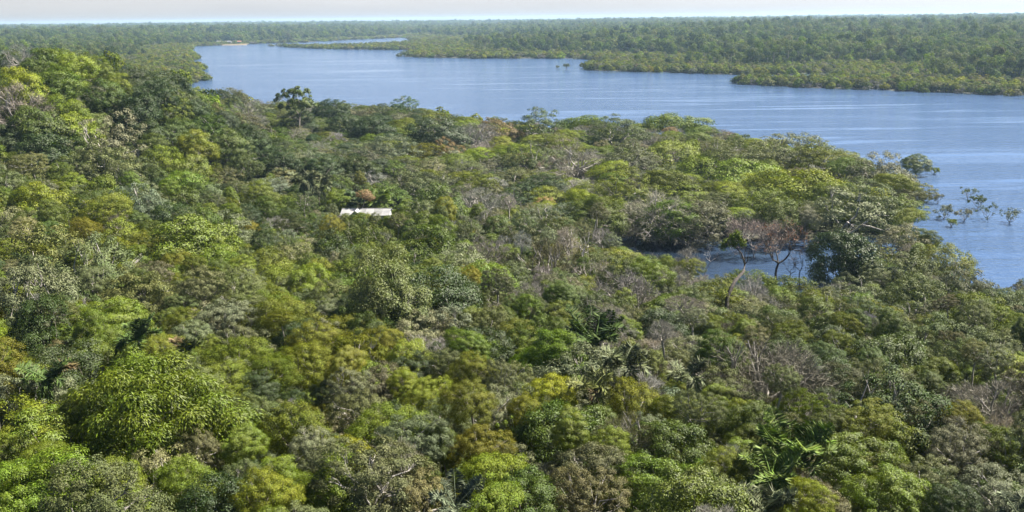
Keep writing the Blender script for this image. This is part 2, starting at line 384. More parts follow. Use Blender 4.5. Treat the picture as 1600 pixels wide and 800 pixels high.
for lod in NVAR:
    for kind, nv in NVAR[lod].items():
        for v in range(nv):
            (V, F, r), (TV, TF), H, mt, _ = build_crown(kind, 1000 * lod + 37 * v + len(kind) * 7 + ord(kind[0]), lod, DNOM[lod])
            PROTO[(lod, kind, v)] = dict(bark=M_PALE if kind in ('leafless', 'open') else M_BARK, V=V, F=F, r=r, TV=TV, TF=TF, H=H, mt=mt)
def crown_mesh(key):
    p = PROTO[key]
    if 'crown' not in p:
        p['crown'] = make_mesh('crown', p['V'], p['F'], [p['mt']], p['r'])
        p['trunk'] = make_mesh('trunk', p['TV'], p['TF'], [p['bark']], smooth_shade=True)
    return p['crown'], p['trunk']
def whole_mesh(key):
    p = PROTO[key]
    if 'whole' not in p:
        V = np.vstack([p['V'], p['TV']]); F = np.vstack([p['F'], p['TF'] + len(p['V'])])
        p['whole'] = make_mesh('tree', V, F, [p['mt'], p['bark']], np.r_[p['r'], np.zeros(len(p['TV']))], np.r_[np.zeros(len(p['F'])), np.ones(len(p['TF']))])
    return p['whole']

# ------------------------------------------------------------------ ground and water sheets
ang = np.concatenate([np.arange(-44, 44.01, .4), np.arange(48, 313, 4.0)]) * np.pi / 180
rad = np.concatenate([[1.0], np.arange(6, 560, 4.0), np.arange(560, 1400, 14.0), np.arange(1400, 3200, 40.0), np.geomspace(3300, 60000, 24)])
AA, RR = np.meshgrid(ang, rad)
GP = np.c_[(RR * np.sin(AA)).ravel(), (RR * np.cos(AA)).ravel()]
gz, _ = ground(GP)
na, nr = len(ang), len(rad)
gi = np.arange(na * nr).reshape(nr, na)
gj = np.roll(gi, -1, 1)
GF = np.stack([gi[:-1], gj[:-1], gj[1:], gi[1:]], -1).reshape(-1, 4)[:, ::-1]
GV = np.c_[GP, gz]
ctr_i = len(GV); GV = np.vstack([GV, [(0, 0, ground1(0, 0))]])
gm = make_mesh('ground', GV, GF, [M_SOIL], smooth_shade=True)
tag(link('ground', gm), 'dark forest floor rising from the river to the slopes', kind='structure')
wr = np.geomspace(20, 60000, 40); wa = np.arange(0, 360, 6) * np.pi / 180
AA, RR = np.meshgrid(wa, wr); WV = np.c_[(RR * np.sin(AA)).ravel(), (RR * np.cos(AA)).ravel(), np.zeros(AA.size)]
gi = np.arange(AA.size).reshape(len(wr), len(wa)); gj = np.roll(gi, -1, 1)
WF = np.stack([gi[:-1], gj[:-1], gj[1:], gi[1:]], -1).reshape(-1, 4)[:, ::-1]
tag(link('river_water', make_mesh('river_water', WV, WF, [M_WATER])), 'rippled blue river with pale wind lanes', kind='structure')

# ------------------------------------------------------------------ the trees of the photograph
TINT = {'bright': (.110, .150, .009), 'mid': (.072, .102, .010), 'dark': (.036, .058, .011), 'greygreen': (.100, .118, .036), 'pale': (.146, .160, .078),
        'olive': (.118, .138, .009), 'ochre': (.145, .142, .010), 'lime': (.158, .192, .010), 'brown': (.116, .116, .050), 'rust': (.20, .14, .055), 'grey': (.26, .245, .215), 'pinkgrey': (.235, .215, .18)}
WORD = {'bright': 'bright green', 'mid': 'leaf green', 'dark': 'dark green', 'greygreen': 'grey green', 'pale': 'silvery green', 'olive': 'olive', 'ochre': 'ochre', 'lime': 'lime green', 'brown': 'brownish', 'rust': 'rust orange', 'grey': 'grey', 'pinkgrey': 'pinkish grey'}
NAME = {'broadleaf': 'broadleaf_tree', 'domed': 'domed_tree', 'open': 'open_crowned_tree', 'drooping': 'drooping_tree', 'flat': 'flat_topped_tree', 'tall': 'dense_evergreen_tree', 'leafless': 'leafless_tree', 'emergent': 'emergent_tree'}
FORM = {'broadleaf': 'clumpy tree', 'domed': 'domed tree', 'open': 'open-crowned tree', 'drooping': 'droopy-leaved tree', 'flat': 'flat-topped tree', 'tall': 'upright tree', 'leafless': 'bare tree', 'emergent': 'tall emergent tree'}
B, D_, O, F_, T_, L_, W_ = 'broadleaf', 'domed', 'open', 'flat', 'tall', 'leafless', 'drooping'
HAND = [  # photo x, y of the crown's middle, width in photo pixels, kind, colour
 (221,592,125,W_,'bright'),(275,662,225,W_,'bright'),(283,752,95,W_,'bright'),(160,640,70,B,'mid'),(70,700,140,B,'bright'),(95,775,150,B,'bright'),(28,615,110,O,'pale'),(165,755,90,B,'bright'),(30,760,110,B,'bright'),(105,600,95,T_,'dark'),(345,588,80,D_,'olive'),(375,745,75,O,'greygreen'),(390,640,70,O,'greygreen'),(375,690,60,B,'bright'),
 (462,655,110,D_,'olive'),(420,578,80,D_,'olive'),(478,562,90,D_,'olive'),(667,612,60,D_,'lime'),(745,560,88,T_,'dark'),(768,640,80,O,'pale'),(528,752,110,B,'bright'),(425,740,80,B,'bright'),(612,725,95,L_,'grey'),(605,668,110,D_,'olive'),(565,640,80,O,'greygreen'),(745,692,80,D_,'ochre'),(690,690,55,B,'mid'),(768,735,90,F_,'lime'),(770,792,95,F_,'bright'),(660,770,90,O,'brown'),(480,690,70,O,'pale'),(590,600,80,O,'brown'),(545,600,70,O,'pale'),(628,596,45,B,'lime'),(700,650,70,O,'greygreen'),
 (885,700,160,B,'mid'),(950,690,65,D_,'olive'),(862,612,80,D_,'lime'),(820,640,70,D_,'olive'),(988,625,105,D_,'ochre'),(985,680,80,L_,'brown'),(1190,590,180,L_,'pinkgrey'),(1120,600,80,O,'greygreen'),(1045,708,130,B,'mid'),(1135,715,65,D_,'olive'),(1005,765,110,B,'bright'),(1178,655,80,B,'mid'),(1050,640,65,B,'bright'),(830,775,110,B,'mid'),(920,775,100,O,'brown'),(1110,770,90,O,'greygreen'),(1180,730,80,B,'bright'),
 (1395,650,185,O,'dark'),(1395,562,120,B,'mid'),(1320,600,80,O,'brown'),(1555,635,120,L_,'pinkgrey'),(1320,715,105,B,'bright'),(1383,770,110,B,'bright'),(1268,780,80,D_,'lime'),(1550,770,110,O,'pale'),(1480,785,80,B,'dark'),(1580,578,80,B,'lime'),(1260,640,70,O,'olive'),(1304,660,60,O,'greygreen'),(1500,700,90,O,'brown'),(1450,740,80,O,'greygreen'),(1580,700,80,O,'olive'),(1500,645,60,D_,'ochre'),
 (78,395,150,O,'greygreen'),(157,420,150,O,'greygreen'),(50,475,165,O,'pale'),(128,495,130,O,'greygreen'),(212,465,120,O,'greygreen'),(187,372,100,D_,'olive'),(225,385,70,D_,'olive'),(290,380,115,B,'bright'),(335,415,80,B,'bright'),(278,406,52,D_,'ochre'),(334,440,72,D_,'olive'),(356,360,90,O,'pale'),(325,510,100,O,'pale'),(247,542,62,D_,'olive'),(285,497,48,D_,'olive'),(150,562,80,B,'mid'),(375,556,100,D_,'olive'),(405,487,95,D_,'olive'),(370,460,80,O,'greygreen'),(60,540,100,T_,'dark'),(20,430,90,O,'greygreen'),(300,455,70,O,'greygreen'),
 (420,415,95,D_,'olive'),(432,442,95,D_,'olive'),(440,497,115,D_,'olive'),(492,527,85,D_,'olive'),(550,517,90,D_,'olive'),(464,400,80,O,'pale'),(486,352,62,B,'mid'),(524,396,90,B,'dark'),(580,378,90,O,'mid'),(612,396,50,D_,'olive'),(662,385,105,B,'mid'),(565,452,80,B,'bright'),(622,472,120,T_,'greygreen'),(642,418,90,O,'mid'),(707,452,75,B,'bright'),(764,440,95,B,'bright'),(640,518,90,O,'pale'),(640,556,90,B,'lime'),(557,556,85,O,'olive'),(700,512,90,O,'pale'),(480,450,70,B,'bright'),(520,460,70,O,'greygreen'),(600,530,60,D_,'ochre'),(690,420,60,O,'greygreen'),
 (826,382,75,O,'brown'),(855,412,100,L_,'brown'),(878,458,60,O,'pale'),(820,487,62,B,'bright'),(972,415,72,B,'lime'),(1050,397,92,B,'bright'),(927,432,65,L_,'pinkgrey'),(982,458,110,L_,'pinkgrey'),(836,532,90,O,'mid'),(1040,516,90,B,'dark'),(1118,468,95,O,'olive'),(1172,446,80,D_,'bright'),(1102,545,85,O,'pale'),(875,565,60,T_,'dark'),(930,480,70,O,'greygreen'),(1065,440,70,L_,'grey'),(1010,560,70,O,'greygreen'),(1160,500,90,O,'greygreen'),(800,430,60,O,'greygreen'),(905,520,60,O,'olive'),(770,500,70,O,'greygreen'),
 (1410,425,90,O,'greygreen'),(1476,408,95,D_,'lime'),(1512,448,90,O,'brown'),(1437,465,110,O,'greygreen'),(1304,482,100,O,'greygreen'),(1343,457,80,O,'pale'),(1275,466,36,D_,'lime'),(1230,457,90,O,'mid'),(1252,428,32,B,'pale'),(1229,518,90,B,'mid'),(1466,532,110,O,'greygreen'),(1587,437,50,O,'greygreen'),(1527,502,110,O,'olive'),(1583,482,80,O,'greygreen'),(1300,545,90,B,'dark'),(1530,560,90,O,'greygreen'),(1380,500,80,O,'olive'),
 (1222,228,90,O,'greygreen'),(1245,288,140,F_,'lime'),(1222,332,75,F_,'mid'),(1324,258,62,F_,'bright'),(1369,256,100,O,'brown'),(1360,302,110,O,'greygreen'),(1395,282,60,F_,'lime'),(1325,345,120,O,'pale'),(1338,392,120,B,'dark'),(1410,322,70,O,'olive'),(1420,338,42,F_,'lime'),(1408,380,80,O,'pale'),(1170,270,110,F_,'lime'),(1150,240,90,O,'greygreen'),(1110,265,100,F_,'bright'),(1280,240,80,O,'olive'),(1300,300,80,F_,'bright'),
 (1058,192,85,F_,'bright'),(845,190,80,O,'mid'),(905,192,62,F_,'bright'),(960,200,80,O,'greygreen'),(1025,337,110,L_,'grey'),(1107,337,92,O,'brown'),(930,330,85,B,'mid'),(1178,310,80,O,'olive'),(811,300,62,O,'dark'),(850,287,62,B,'dark'),(880,335,70,B,'dark'),(912,308,60,F_,'lime'),(980,290,90,O,'olive'),(1040,280,80,F_,'olive'),(900,245,80,L_,'pinkgrey'),(980,240,80,O,'brown'),(1050,235,80,F_,'olive'),(830,240,80,O,'greygreen'),(870,220,60,O,'olive'),
 (520,168,55,B,'dark'),(632,163,45,O,'mid'),(678,202,80,B,'dark'),(610,226,75,O,'pale'),(580,196,62,B,'dark'),(535,190,62,B,'dark'),(466,185,50,B,'dark'),(640,284,80,O,'greygreen'),(690,322,100,B,'mid'),(752,312,75,L_,'grey'),(733,368,58,O,'brown'),(745,282,62,O,'olive'),(703,234,50,O,'rust'),(662,234,52,O,'ochre'),(738,207,65,L_,'pinkgrey'),(780,202,65,O,'rust'),(524,308,55,B,'bright'),(434,245,62,B,'dark'),(505,256,60,B,'dark'),(380,180,70,L_,'grey'),(400,230,60,O,'greygreen'),(560,260,62,B,'dark'),(420,290,60,O,'pale'),(450,330,60,B,'bright'),(560,346,34,O,'mid'),(586,340,20,B,'greygreen'),(541,343,24,B,'olive'),(569,301,20,B,'rust'),(609,345,26,B,'bright'),(640,330,45,B,'bright'),
 (22,85,62,B,'dark'),(62,98,68,B,'mid'),(102,95,60,B,'bright'),(150,92,60,B,'dark'),(192,102,60,B,'dark'),(236,108,70,B,'dark'),(40,132,80,B,'lime'),(92,130,70,B,'bright'),(30,168,90,L_,'grey'),(98,175,72,B,'bright'),(150,142,62,B,'mid'),(200,168,82,B,'dark'),(240,152,70,B,'dark'),(276,168,60,O,'olive'),(303,172,42,B,'dark'),(168,216,100,O,'pale'),(58,238,92,B,'dark'),(120,205,72,B,'lime'),(14,272,72,O,'greygreen'),(332,198,62,O,'mid'),(50,316,82,B,'lime'),(182,256,110,O,'greygreen'),(210,326,92,O,'pale'),(110,262,62,B,'mid'),(252,250,72,D_,'lime'),(300,268,72,B,'bright'),(380,262,60,O,'greygreen'),(286,292,80,B,'bright'),(332,312,72,O,'pale'),(232,210,62,B,'dark'),(360,225,60,B,'mid'),(120,345,90,O,'olive'),
]
def canopy_h(x, y):
    h = 6.6 + 2.2 * smooth(110, 190, y) + 2.0 * smooth(-60, -130, x) * smooth(180, 250, y)
    return h - 1.6 * smooth(25, 60, x) * smooth(105, 125, y) * smooth(185, 170, y)
rng = np.random.default_rng(11)
TREES = []   # x, y, ground z, diameter, height, kind, colour, z stretch, hand?
for px, py, w, kind, colr in HAND:
    d = norm(ray(px, py)[None])[0]
    hf = SPEC[kind][6]
    ts = np.arange(36, 650, .5)
    P = CAM + d * ts[:, None]
    g, s = ground(P)
    Dm = w * (ts * (d @ fwd)) / FPX
    Dm = Dm * 1.08
    Ht = np.maximum(canopy_h(P[:, 0], P[:, 1]) * 1.06, Dm * hf * .92)
    hit = np.nonzero((P[:, 2] <= g + Ht - .38 * Dm * hf) & (s > -3))[0]
    if not len(hit): continue
    i = hit[0]
    zs = .72 if (P[i, 1] > 195 and P[i, 0] > -.30 * P[i, 1]) else 1.0
    TREES.append([P[i, 0], P[i, 1], max(g[i], -1.2), Dm[i], Ht[i] - (1 - zs) * .5 * Dm[i] * hf, kind, colr, zs, True])
# the gaps between them: the rest of the wood
def mix(px, py, Y):
    """what grows where: list of (kind, colour, weight)"""
    if px < 330 and Y > 200: return [(B,'mid',3),(B,'bright',3),(B,'dark',3),(O,'greygreen',2),(B,'lime',1),(L_,'grey',.4)]
    if Y > 195:
        if px < 720: return [(B,'dark',3),(O,'greygreen',3),(O,'mid',2),(O,'brown',1.5),(O,'pale',1),(L_,'grey',1),(F_,'olive',1)]
        if px < 1050: return [(O,'greygreen',3),(O,'olive',2),(L_,'pinkgrey',1.6),(O,'brown',2),(F_,'bright',1.5),(O,'rust',.2),(B,'mid',1),(L_,'grey',1.5),(F_,'lime',1)]
        return [(F_,'lime',2.4),(F_,'bright',2),(O,'greygreen',2),(O,'olive',2),(O,'brown',1),(L_,'pinkgrey',.5)]
    if px < 760 and py > 330: return [(D_,'olive',1.7),(O,'pale',1.4),(O,'greygreen',2.4),(B,'bright',2),(B,'mid',1.8),(B,'lime',.6),(D_,'ochre',.5),(L_,'grey',.35),(O,'brown',.5),(T_,'dark',.4)]
    if px < 520: return [(B,'bright',2.5),(B,'mid',2),(O,'pale',1.5),(O,'greygreen',2),(B,'lime',1),(T_,'dark',.6)]
    if px < 1150: return [(O,'greygreen',2.6),(B,'bright',1.6),(B,'mid',2),(D_,'olive',1.2),(O,'brown',.8),(L_,'pinkgrey',.8),(L_,'grey',.9),(O,'pale',1.2)]
    return [(O,'greygreen',3),(B,'mid',1.6),(O,'brown',1.4),(B,'bright',1.2),(O,'olive',1.4),(L_,'grey',.8),(T_,'dark',.5)]
ex = [t[:5] for t in TREES]
GAPS = [(520, 622, 202, 333), (1195, 1305, 166, 440), (1105, 1200, 166, 430), (940, 1060, 170, 396)]   # openings in the wood: low growth only
def low_here(x, y, g, D, hf, Ht):
    px_, py_, _ = project(np.array([(x, y, g + Ht)])); half_ = D / 2 * FPX / _[0]
    for x0, x1, Ym, yl in GAPS:
        if px_[0] + half_ * .8 > x0 and px_[0] - half_ * .8 < x1 and 100 < y < Ym and py_[0] < yl:
            zt = at_y(px_[0], yl, y)[2]
            return zt - g
    return Ht
HOUSE = at_y(574, 333, 204)
def fill(n_try, ymin, ymax, dlo, dhi, pack, half=.70):
    X = rng.uniform(-1, 1, n_try); Yv = np.sqrt(rng.uniform(max(ymin, 0) ** 2, ymax ** 2, n_try))
    X = X * (Yv * half + 8)
    g, s = ground(np.c_[X, Yv]); px, py, z = project(np.c_[X, Yv, g + 7])
    E = np.array([(e[0], e[1], e[3]) for e in ex]); E = list(map(tuple, E))
    grid = {}
    def key(a, b): return (int(a // 12), int(b // 12))
    for e in E: grid.setdefault(key(e[0], e[1]), []).append(e)
    for i in range(n_try):
        if s[i] < 1.5 or (poly_sd(np.array([[X[i], Yv[i]]]), NEAR)[0] < 0): continue
        D = rng.uniform(dlo, dhi) * (1.0 if rng.random() < .8 else 1.45)
        if abs(X[i] - HOUSE[0]) < 9 and -7 < Yv[i] - HOUSE[1] < 6: continue
        k = key(X[i], Yv[i]); ok = True
        for a in (-1, 0, 1):
            for b in (-1, 0, 1):
                for e in grid.get((k[0] + a, k[1] + b), ()):
                    if (X[i] - e[0]) ** 2 + (Yv[i] - e[1]) ** 2 < (pack * (D + e[2]) / 2) ** 2: ok = False; break
                if not ok: break
            if not ok: break
        if not ok: continue
        opts = mix(px[i], py[i], Yv[i]); w = np.array([o[2] for o in opts]); o = opts[rng.choice(len(opts), p=w / w.sum())]
        hf = SPEC[o[0]][6]
        Ht = max(float(canopy_h(X[i], Yv[i])) * (rng.uniform(1.12, 1.4) if rng.random() < .14 else rng.uniform(.5, 1.0)), D * hf * .8)
        flat_ = Yv[i] > 195 and X[i] > -.30 * Yv[i]
        if flat_: Ht = max(6.4 * rng.uniform(.8, 1.1), D * hf * .5)
        Hl = low_here(X[i], Yv[i], g[i], D, hf, Ht)
        if Hl < Ht:
            if Hl < 1.8: continue
            D = min(D, Hl / hf); Ht = Hl
        e = (X[i], Yv[i], D); grid.setdefault(k, []).append(e)
        t = [X[i], Yv[i], max(g[i], -1), D, Ht, o[0], o[1], rng.uniform(.55, .72) if flat_ else rng.uniform(.85, 1.15), False]
        TREES.append(t); ex.append(t[:5])
fill(5500, 22, 115, 2.4, 7.0, .57)
fill(5500, 110, 200, 3.2, 7.8, .57)
fill(6000, 195, 560, 7.0, 12.5, .58, .66)

# which trees show, and how much: crowns laid into a coarse depth picture, nearest first
SW, SH = 800, 400
own = np.full((SH, SW), -1, int)
order = sorted(range(len(TREES)), key=lambda i: TREES[i][0] ** 2 + TREES[i][1] ** 2)
cent = []
for t in TREES: cent.append((t[0], t[1], t[2] + t[4] - .42 * t[3] * SPEC[t[5]][6]))
cx, cy, cz = project(np.array(cent))
for i in order:
    t = TREES[i]; a = t[3] / 2 * FPX / cz[i] / 2; b = a * max(.5, SPEC[t[5]][6] * .95)
    u, v = cx[i] / 2, cy[i] / 2
    x0, x1, y0, y1 = int(max(0, u - a)), int(min(SW - 1, u + a)), int(max(0, v - b)), int(min(SH - 1, v + b))
    if x1 <= x0 or y1 <= y0: continue
    yy, xx = np.mgrid[y0:y1 + 1, x0:x1 + 1]
    msk = ((xx - u) / a) ** 2 + ((yy - v) / b) ** 2 <= .9
    sub = own[y0:y1 + 1, x0:x1 + 1]; sub[msk & (sub < 0)] = i
seen = np.bincount(own[own >= 0].ravel(), minlength=len(TREES))
picked = []
for kind in NAME:
    ids = sorted((i for i in range(len(TREES)) if TREES[i][5] == kind and seen[i] > 60), key=lambda i: -seen[i])
    picked += ids[:260]
picked_set = set(picked)
print('TREES', len(TREES), 'individual', len(picked), {k: sum(TREES[i][5] == k for i in picked) for k in NAME})

def zone(px, py, Y):
    if px < 335 and Y > 215: return 'on the crest of the left ridge' if py < 150 else 'on the left hillside below the ridge'
    if Y > 195:
        if px < 480: return 'where hillside and wooded point meet'
        if px < 620: return 'behind the white-roofed house'
        if px < 790: return 'right of the white-roofed house' if py > 240 else 'on the river side behind the dark trees'
        if px < 1000: return 'in the middle of the wooded point' if py > 230 else 'on the river edge of the wooded point'
        if px < 1230: return 'above the inlet on the wooded point' if py > 260 else 'on the river edge above the inlet'
        return 'near the tip of the wooded point'
    if py < 400:
        if px < 200: return 'at the left edge, low on the hillside'
        if px < 430: return 'at the foot of the left hillside'
        if px < 700: return 'just below the white-roofed house'
        if px < 930: return 'left of the dark inlet water'
        if px < 1280: return 'at the near bank of the inlet'
        return 'between the inlet and the open river'
    if py < 500:
        if px < 250: return 'on the left mid slope'
        if px < 500: return 'among olive domes left of centre'
        if px < 800: return 'on the slope in the centre'
        if px < 1080: return 'on the slope below the dark water'
        if px < 1340: return 'in front of the blue inlet'
        return 'by the right-hand river shore'
    row = 'mid foreground' if py < 620 else ('near foreground' if py < 715 else 'bottom edge')
    col = 'left' if px < 320 else 'centre-left' if px < 640 else 'centre' if px < 960 else 'centre-right' if px < 1280 else 'right'
    return f'{col} in the {row}' if row != 'bottom edge' else f'at the bottom edge, {col}'
ORD = ['first', 'second', 'third', 'fourth', 'fifth', 'sixth', 'seventh', 'eighth', 'ninth', 'tenth', 'eleventh', 'twelfth', 'thirteenth', 'fourteenth', 'fifteenth']
groups = {}
for i in picked:
    t = TREES[i]; wpx = t[3] * FPX / cz[i]
    size = 'small' if wpx < 48 else ('' if wpx < 90 else 'large')
    first = f'{size} {WORD[t[6]]} {FORM[t[5]]}'.strip()
    groups.setdefault((first, zone(cx[i], cy[i], t[1])), []).append(i)
LABEL = {}
for (first, z), ids in groups.items():
    ids.sort(key=lambda i: cx[i])
    for k, i in enumerate(ids):
        if len(ids) == 1: LABEL[i] = f'{first} {z}'
        elif len(ids) == 2: LABEL[i] = f'{first} {z}, {"left" if k == 0 else "right"} of two'
        else: LABEL[i] = f'{first} {z}, {ORD[min(k, 14)]} from left'
def vec_tint(c, r_):
    b = np.array(TINT[c]); j = r_.normal(1, .10) * np.array((r_.normal(1, .07), 1, r_.normal(1, .12)))
    return tuple(float(v) for v in np.clip(b * j, .004, .6))
STUFF = {0: [], 1: [], 2: []}
vcount = {}
for i, t in enumerate(TREES):
    x, y, g, D, Ht, kind, colr, zs, hand = t
    lod = 0 if y < 118 else 1
    if kind not in NVAR[lod]: kind = B
    nv = NVAR[lod][kind]; v = int(rng.integers(nv))
    rr = np.random.default_rng(500 + i)
    key = (lod, kind, v); s = D / DNOM[lod] * 1.06
    tint = vec_tint(colr, rr); rz = float(rr.uniform(0, 6.283)); sx = float(rr.uniform(.78, 1.28)); tx, ty = (float(v_) for v_ in rr.normal(0, .14, 2))
    zc = Ht - PROTO[key]['H'] * s * zs
    if i in picked_set:
        root = link(NAME[t[5]], None, None, (x, y, g)); root.empty_display_size = .3
        tag(root, LABEL[i], 'tree', 'trees of the wooded slopes and river banks')
        cm, tm = crown_mesh(key)
        c = link('crown', cm, root, (0, 0, zc), (tx, ty, rz), (s * sx, s / sx, s * zs)); c['tint'] = tint
        link('trunk', tm, root, (0, 0, zc), (tx, ty, rz), (s * sx, s / sx, s * zs))
    elif seen[i] > 0 or True:
        STUFF[lod].append((x, y, g + zc, s * sx, s / sx, s * zs, rz, key, tint))

# ------------------------------------------------------------------ masses: one object each, instanced on points
def mass(name, label, rows):
    keys = sorted({r[7] for r in rows}); coll = bpy.data.collections.new(name + '_kinds')
    for n_, k in enumerate(keys):
        o = bpy.data.objects.new(f'{name}_{n_:02d}', whole_mesh(k) if isinstance(k, tuple) else k); coll.objects.link(o)
    me = bpy.data.meshes.new(name); P = np.array([r[:3] for r in rows], np.float32)
    me.vertices.add(len(P)); me.vertices.foreach_set('co', P.ravel())
    def attr(nm, ty, arr, prop):
        a = me.attributes.new(nm, ty, 'POINT'); a.data.foreach_set(prop, np.ascontiguousarray(arr).ravel())
    attr('pick', 'INT', np.array([keys.index(r[7]) for r in rows], np.int32), 'value')
    attr('size', 'FLOAT_VECTOR', np.array([r[3:6] for r in rows], np.float32), 'vector')
    attr('turn', 'FLOAT_VECTOR', np.array([(0, 0, r[6]) for r in rows], np.float32), 'vector')
    attr('tint', 'FLOAT_VECTOR', np.array([r[8] for r in rows], np.float32), 'vector')
    o = link(name, me); tag(o, label, kind='stuff')
    ng = bpy.data.node_groups.new(name, 'GeometryNodeTree')
    ng.interface.new_socket('Geometry', in_out='INPUT', socket_type='NodeSocketGeometry'); ng.interface.new_socket('Geometry', in_out='OUTPUT', socket_type='NodeSocketGeometry')
    n, l = ng.nodes, ng.links
    gi_, go = n.new('NodeGroupInput'), n.new('NodeGroupOutput'); ci = n.new('GeometryNodeCollectionInfo')
    ci.inputs['Collection'].default_value = coll; ci.inputs['Separate Children'].default_value = True; ci.inputs['Reset Children'].default_value = True
    ip = n.new('GeometryNodeInstanceOnPoints'); ip.inputs['Pick Instance'].default_value = True
    def named(nm, ty):
        a = n.new('GeometryNodeInputNamedAttribute'); a.data_type = ty; a.inputs['Name'].default_value = nm; return a.outputs[0]
    l.new(gi_.outputs[0], ip.inputs['Points']); l.new(ci.outputs[0], ip.inputs['Instance'])
    l.new(named('pick', 'INT'), ip.inputs['Instance Index']); l.new(named('size', 'FLOAT_VECTOR'), ip.inputs['Scale'])
    e2r = n.new('FunctionNodeEulerToRotation'); l.new(named('turn', 'FLOAT_VECTOR'), e2r.inputs[0]); l.new(e2r.outputs[0], ip.inputs['Rotation'])
    l.new(ip.outputs[0], go.inputs[0])
    o.modifiers.new('instances', 'NODES').node_group = ng
    return o
rest = STUFF[0] + STUFF[1]
mass('background_canopy', 'smaller half-hidden crowns filling the gaps of the wood', rest)

# shrubs and saplings under and between the trees
rows = []; rr = np.random.default_rng(77)
n = 5200; Yv = np.sqrt(rr.uniform(20 ** 2, 240 ** 2, n)); Yv[:1800] = np.sqrt(rr.uniform(20 ** 2, 110 ** 2, 1800)); X = rr.uniform(-1, 1, n) * (Yv * .68 + 6)
g, s = ground(np.c_[X, Yv]); nd = poly_sd(np.c_[X, Yv], NEAR)
for i in range(n):
    if s[i] < 2 or nd[i] < 0 or (abs(X[i] - HOUSE[0]) < 7.5 and abs(Yv[i] - HOUSE[1]) < 5): continue
    D = rr.uniform(1.4, 3.2) * (1 if Yv[i] < 110 else 1.4)
    kind = rr.choice([B, O, D_]); key = (1, kind, int(rr.integers(NVAR[1][kind]))); sc = D / 10
    col_ = rr.choice(['bright', 'mid', 'greygreen', 'dark', 'olive', 'pale'])
    rows.append((X[i], Yv[i], g[i] + rr.uniform(-.2, 2.4), sc, sc, sc * rr.uniform(.8, 1.3), rr.uniform(0, 6.28), key, vec_tint(col_, rr)))
mass('undergrowth', 'tangled shrubs and saplings under the trees', rows)

# far banks: low pale flooded forest by the water, taller darker forest inland
rows = []; rr = np.random.default_rng(5)
HOUSES = [at_z(px, 67.5, 1.5) for px in (342, 358.5, 374)]
def far_fill(n, y0, y1, dlo, dhi, half=.68):
    Yv = np.sqrt(rr.uniform(y0 ** 2, y1 ** 2, n)); X = rr.uniform(-1, 1, n) * Yv * half
    g, s = ground(np.c_[X, Yv])
    hx = np.zeros(len(X), bool)
    for hp in HOUSES: hx |= (np.abs(X - hp[0]) < 13) & (Yv < hp[1] + 10) & (Yv > hp[1] - 60)
    keep = ~hx & (s > -5) & ~((Yv < 540) & (X > -.33 * Yv) & (s > 0) & (Yv < 520))
    X, Yv, g, s = X[keep], Yv[keep], g[keep], s[keep]; n = len(X)
    hi = smooth(60, 190, s + 45 * wob(X, Yv, 70, 4)) * np.where((Yv < 2600) & (poly_sd(np.c_[X, Yv], FAR) > 0), smooth(-150, 250, X), 1); D = rr.uniform(dlo, dhi, n) * (1 + .18 * hi); tall = rr.random(n) < hi
    r1 = rr.random((n, 6))
    ct = np.array(['dark', 'mid', 'greygreen', 'bright']); cl = np.array(['olive', 'greygreen', 'brown', 'mid', 'bright', 'ochre'])
    c1 = ct[np.searchsorted(np.cumsum([.24, .34, .28, .141]), np.clip(r1[:, 0] * .75 + .125 + .28 * wob(X, Yv, 45, 6), 0, 1))]; c2 = cl[np.searchsorted(np.cumsum([.3, .28, .12, .15, .12, .031]), r1[:, 0])]
    kl = np.array([O, D_, B, L_])[np.searchsorted(np.cumsum([.6, .2, .12, .081]), r1[:, 1])]
    jit = rr.normal(1, .22, n).clip(.5, 1.6)[:, None] * np.c_[rr.normal(1, .07, n), np.ones(n), rr.normal(1, .12, n)]
    for i in range(n):
        kind = (B if r1[i, 1] < .75 else D_) if tall[i] else str(kl[i])
        key = (2, kind, int(r1[i, 2] * NVAR[2][kind])); sc = D[i] / 10; H0 = PROTO[key]['H']
        Ht = 9 + 11 * r1[i, 3] ** 1.5 + (8 if r1[i, 4] > .95 else 0) if tall[i] else 3.6 + 3.2 * r1[i, 3]
        zs = sc * (.8 + .4 * r1[i, 4]) if tall[i] else min(sc, Ht / H0)
        c = 'pinkgrey' if kind == L_ else str(c1[i] if tall[i] else c2[i])
        tv = TINT[c]; j = jit[i]
        rows.append((X[i], Yv[i], max(g[i], -.5) + Ht - H0 * zs, sc, sc, zs, r1[i, 5] * 6.28, key, (tv[0] * j[0], tv[1] * j[1], tv[2] * j[2])))
far_fill(1600, 330, 560, 6, 10)
far_fill(19000, 540, 1100, 5, 9)
far_fill(30000, 1100, 2100, 7, 11)
far_fill(30000, 2100, 4200, 11, 18)
far_fill(22000, 4200, 9000, 18, 34)
print('FAR', len(rows))
mass('distant_forest', 'forest on the far banks running to the horizon', rows)

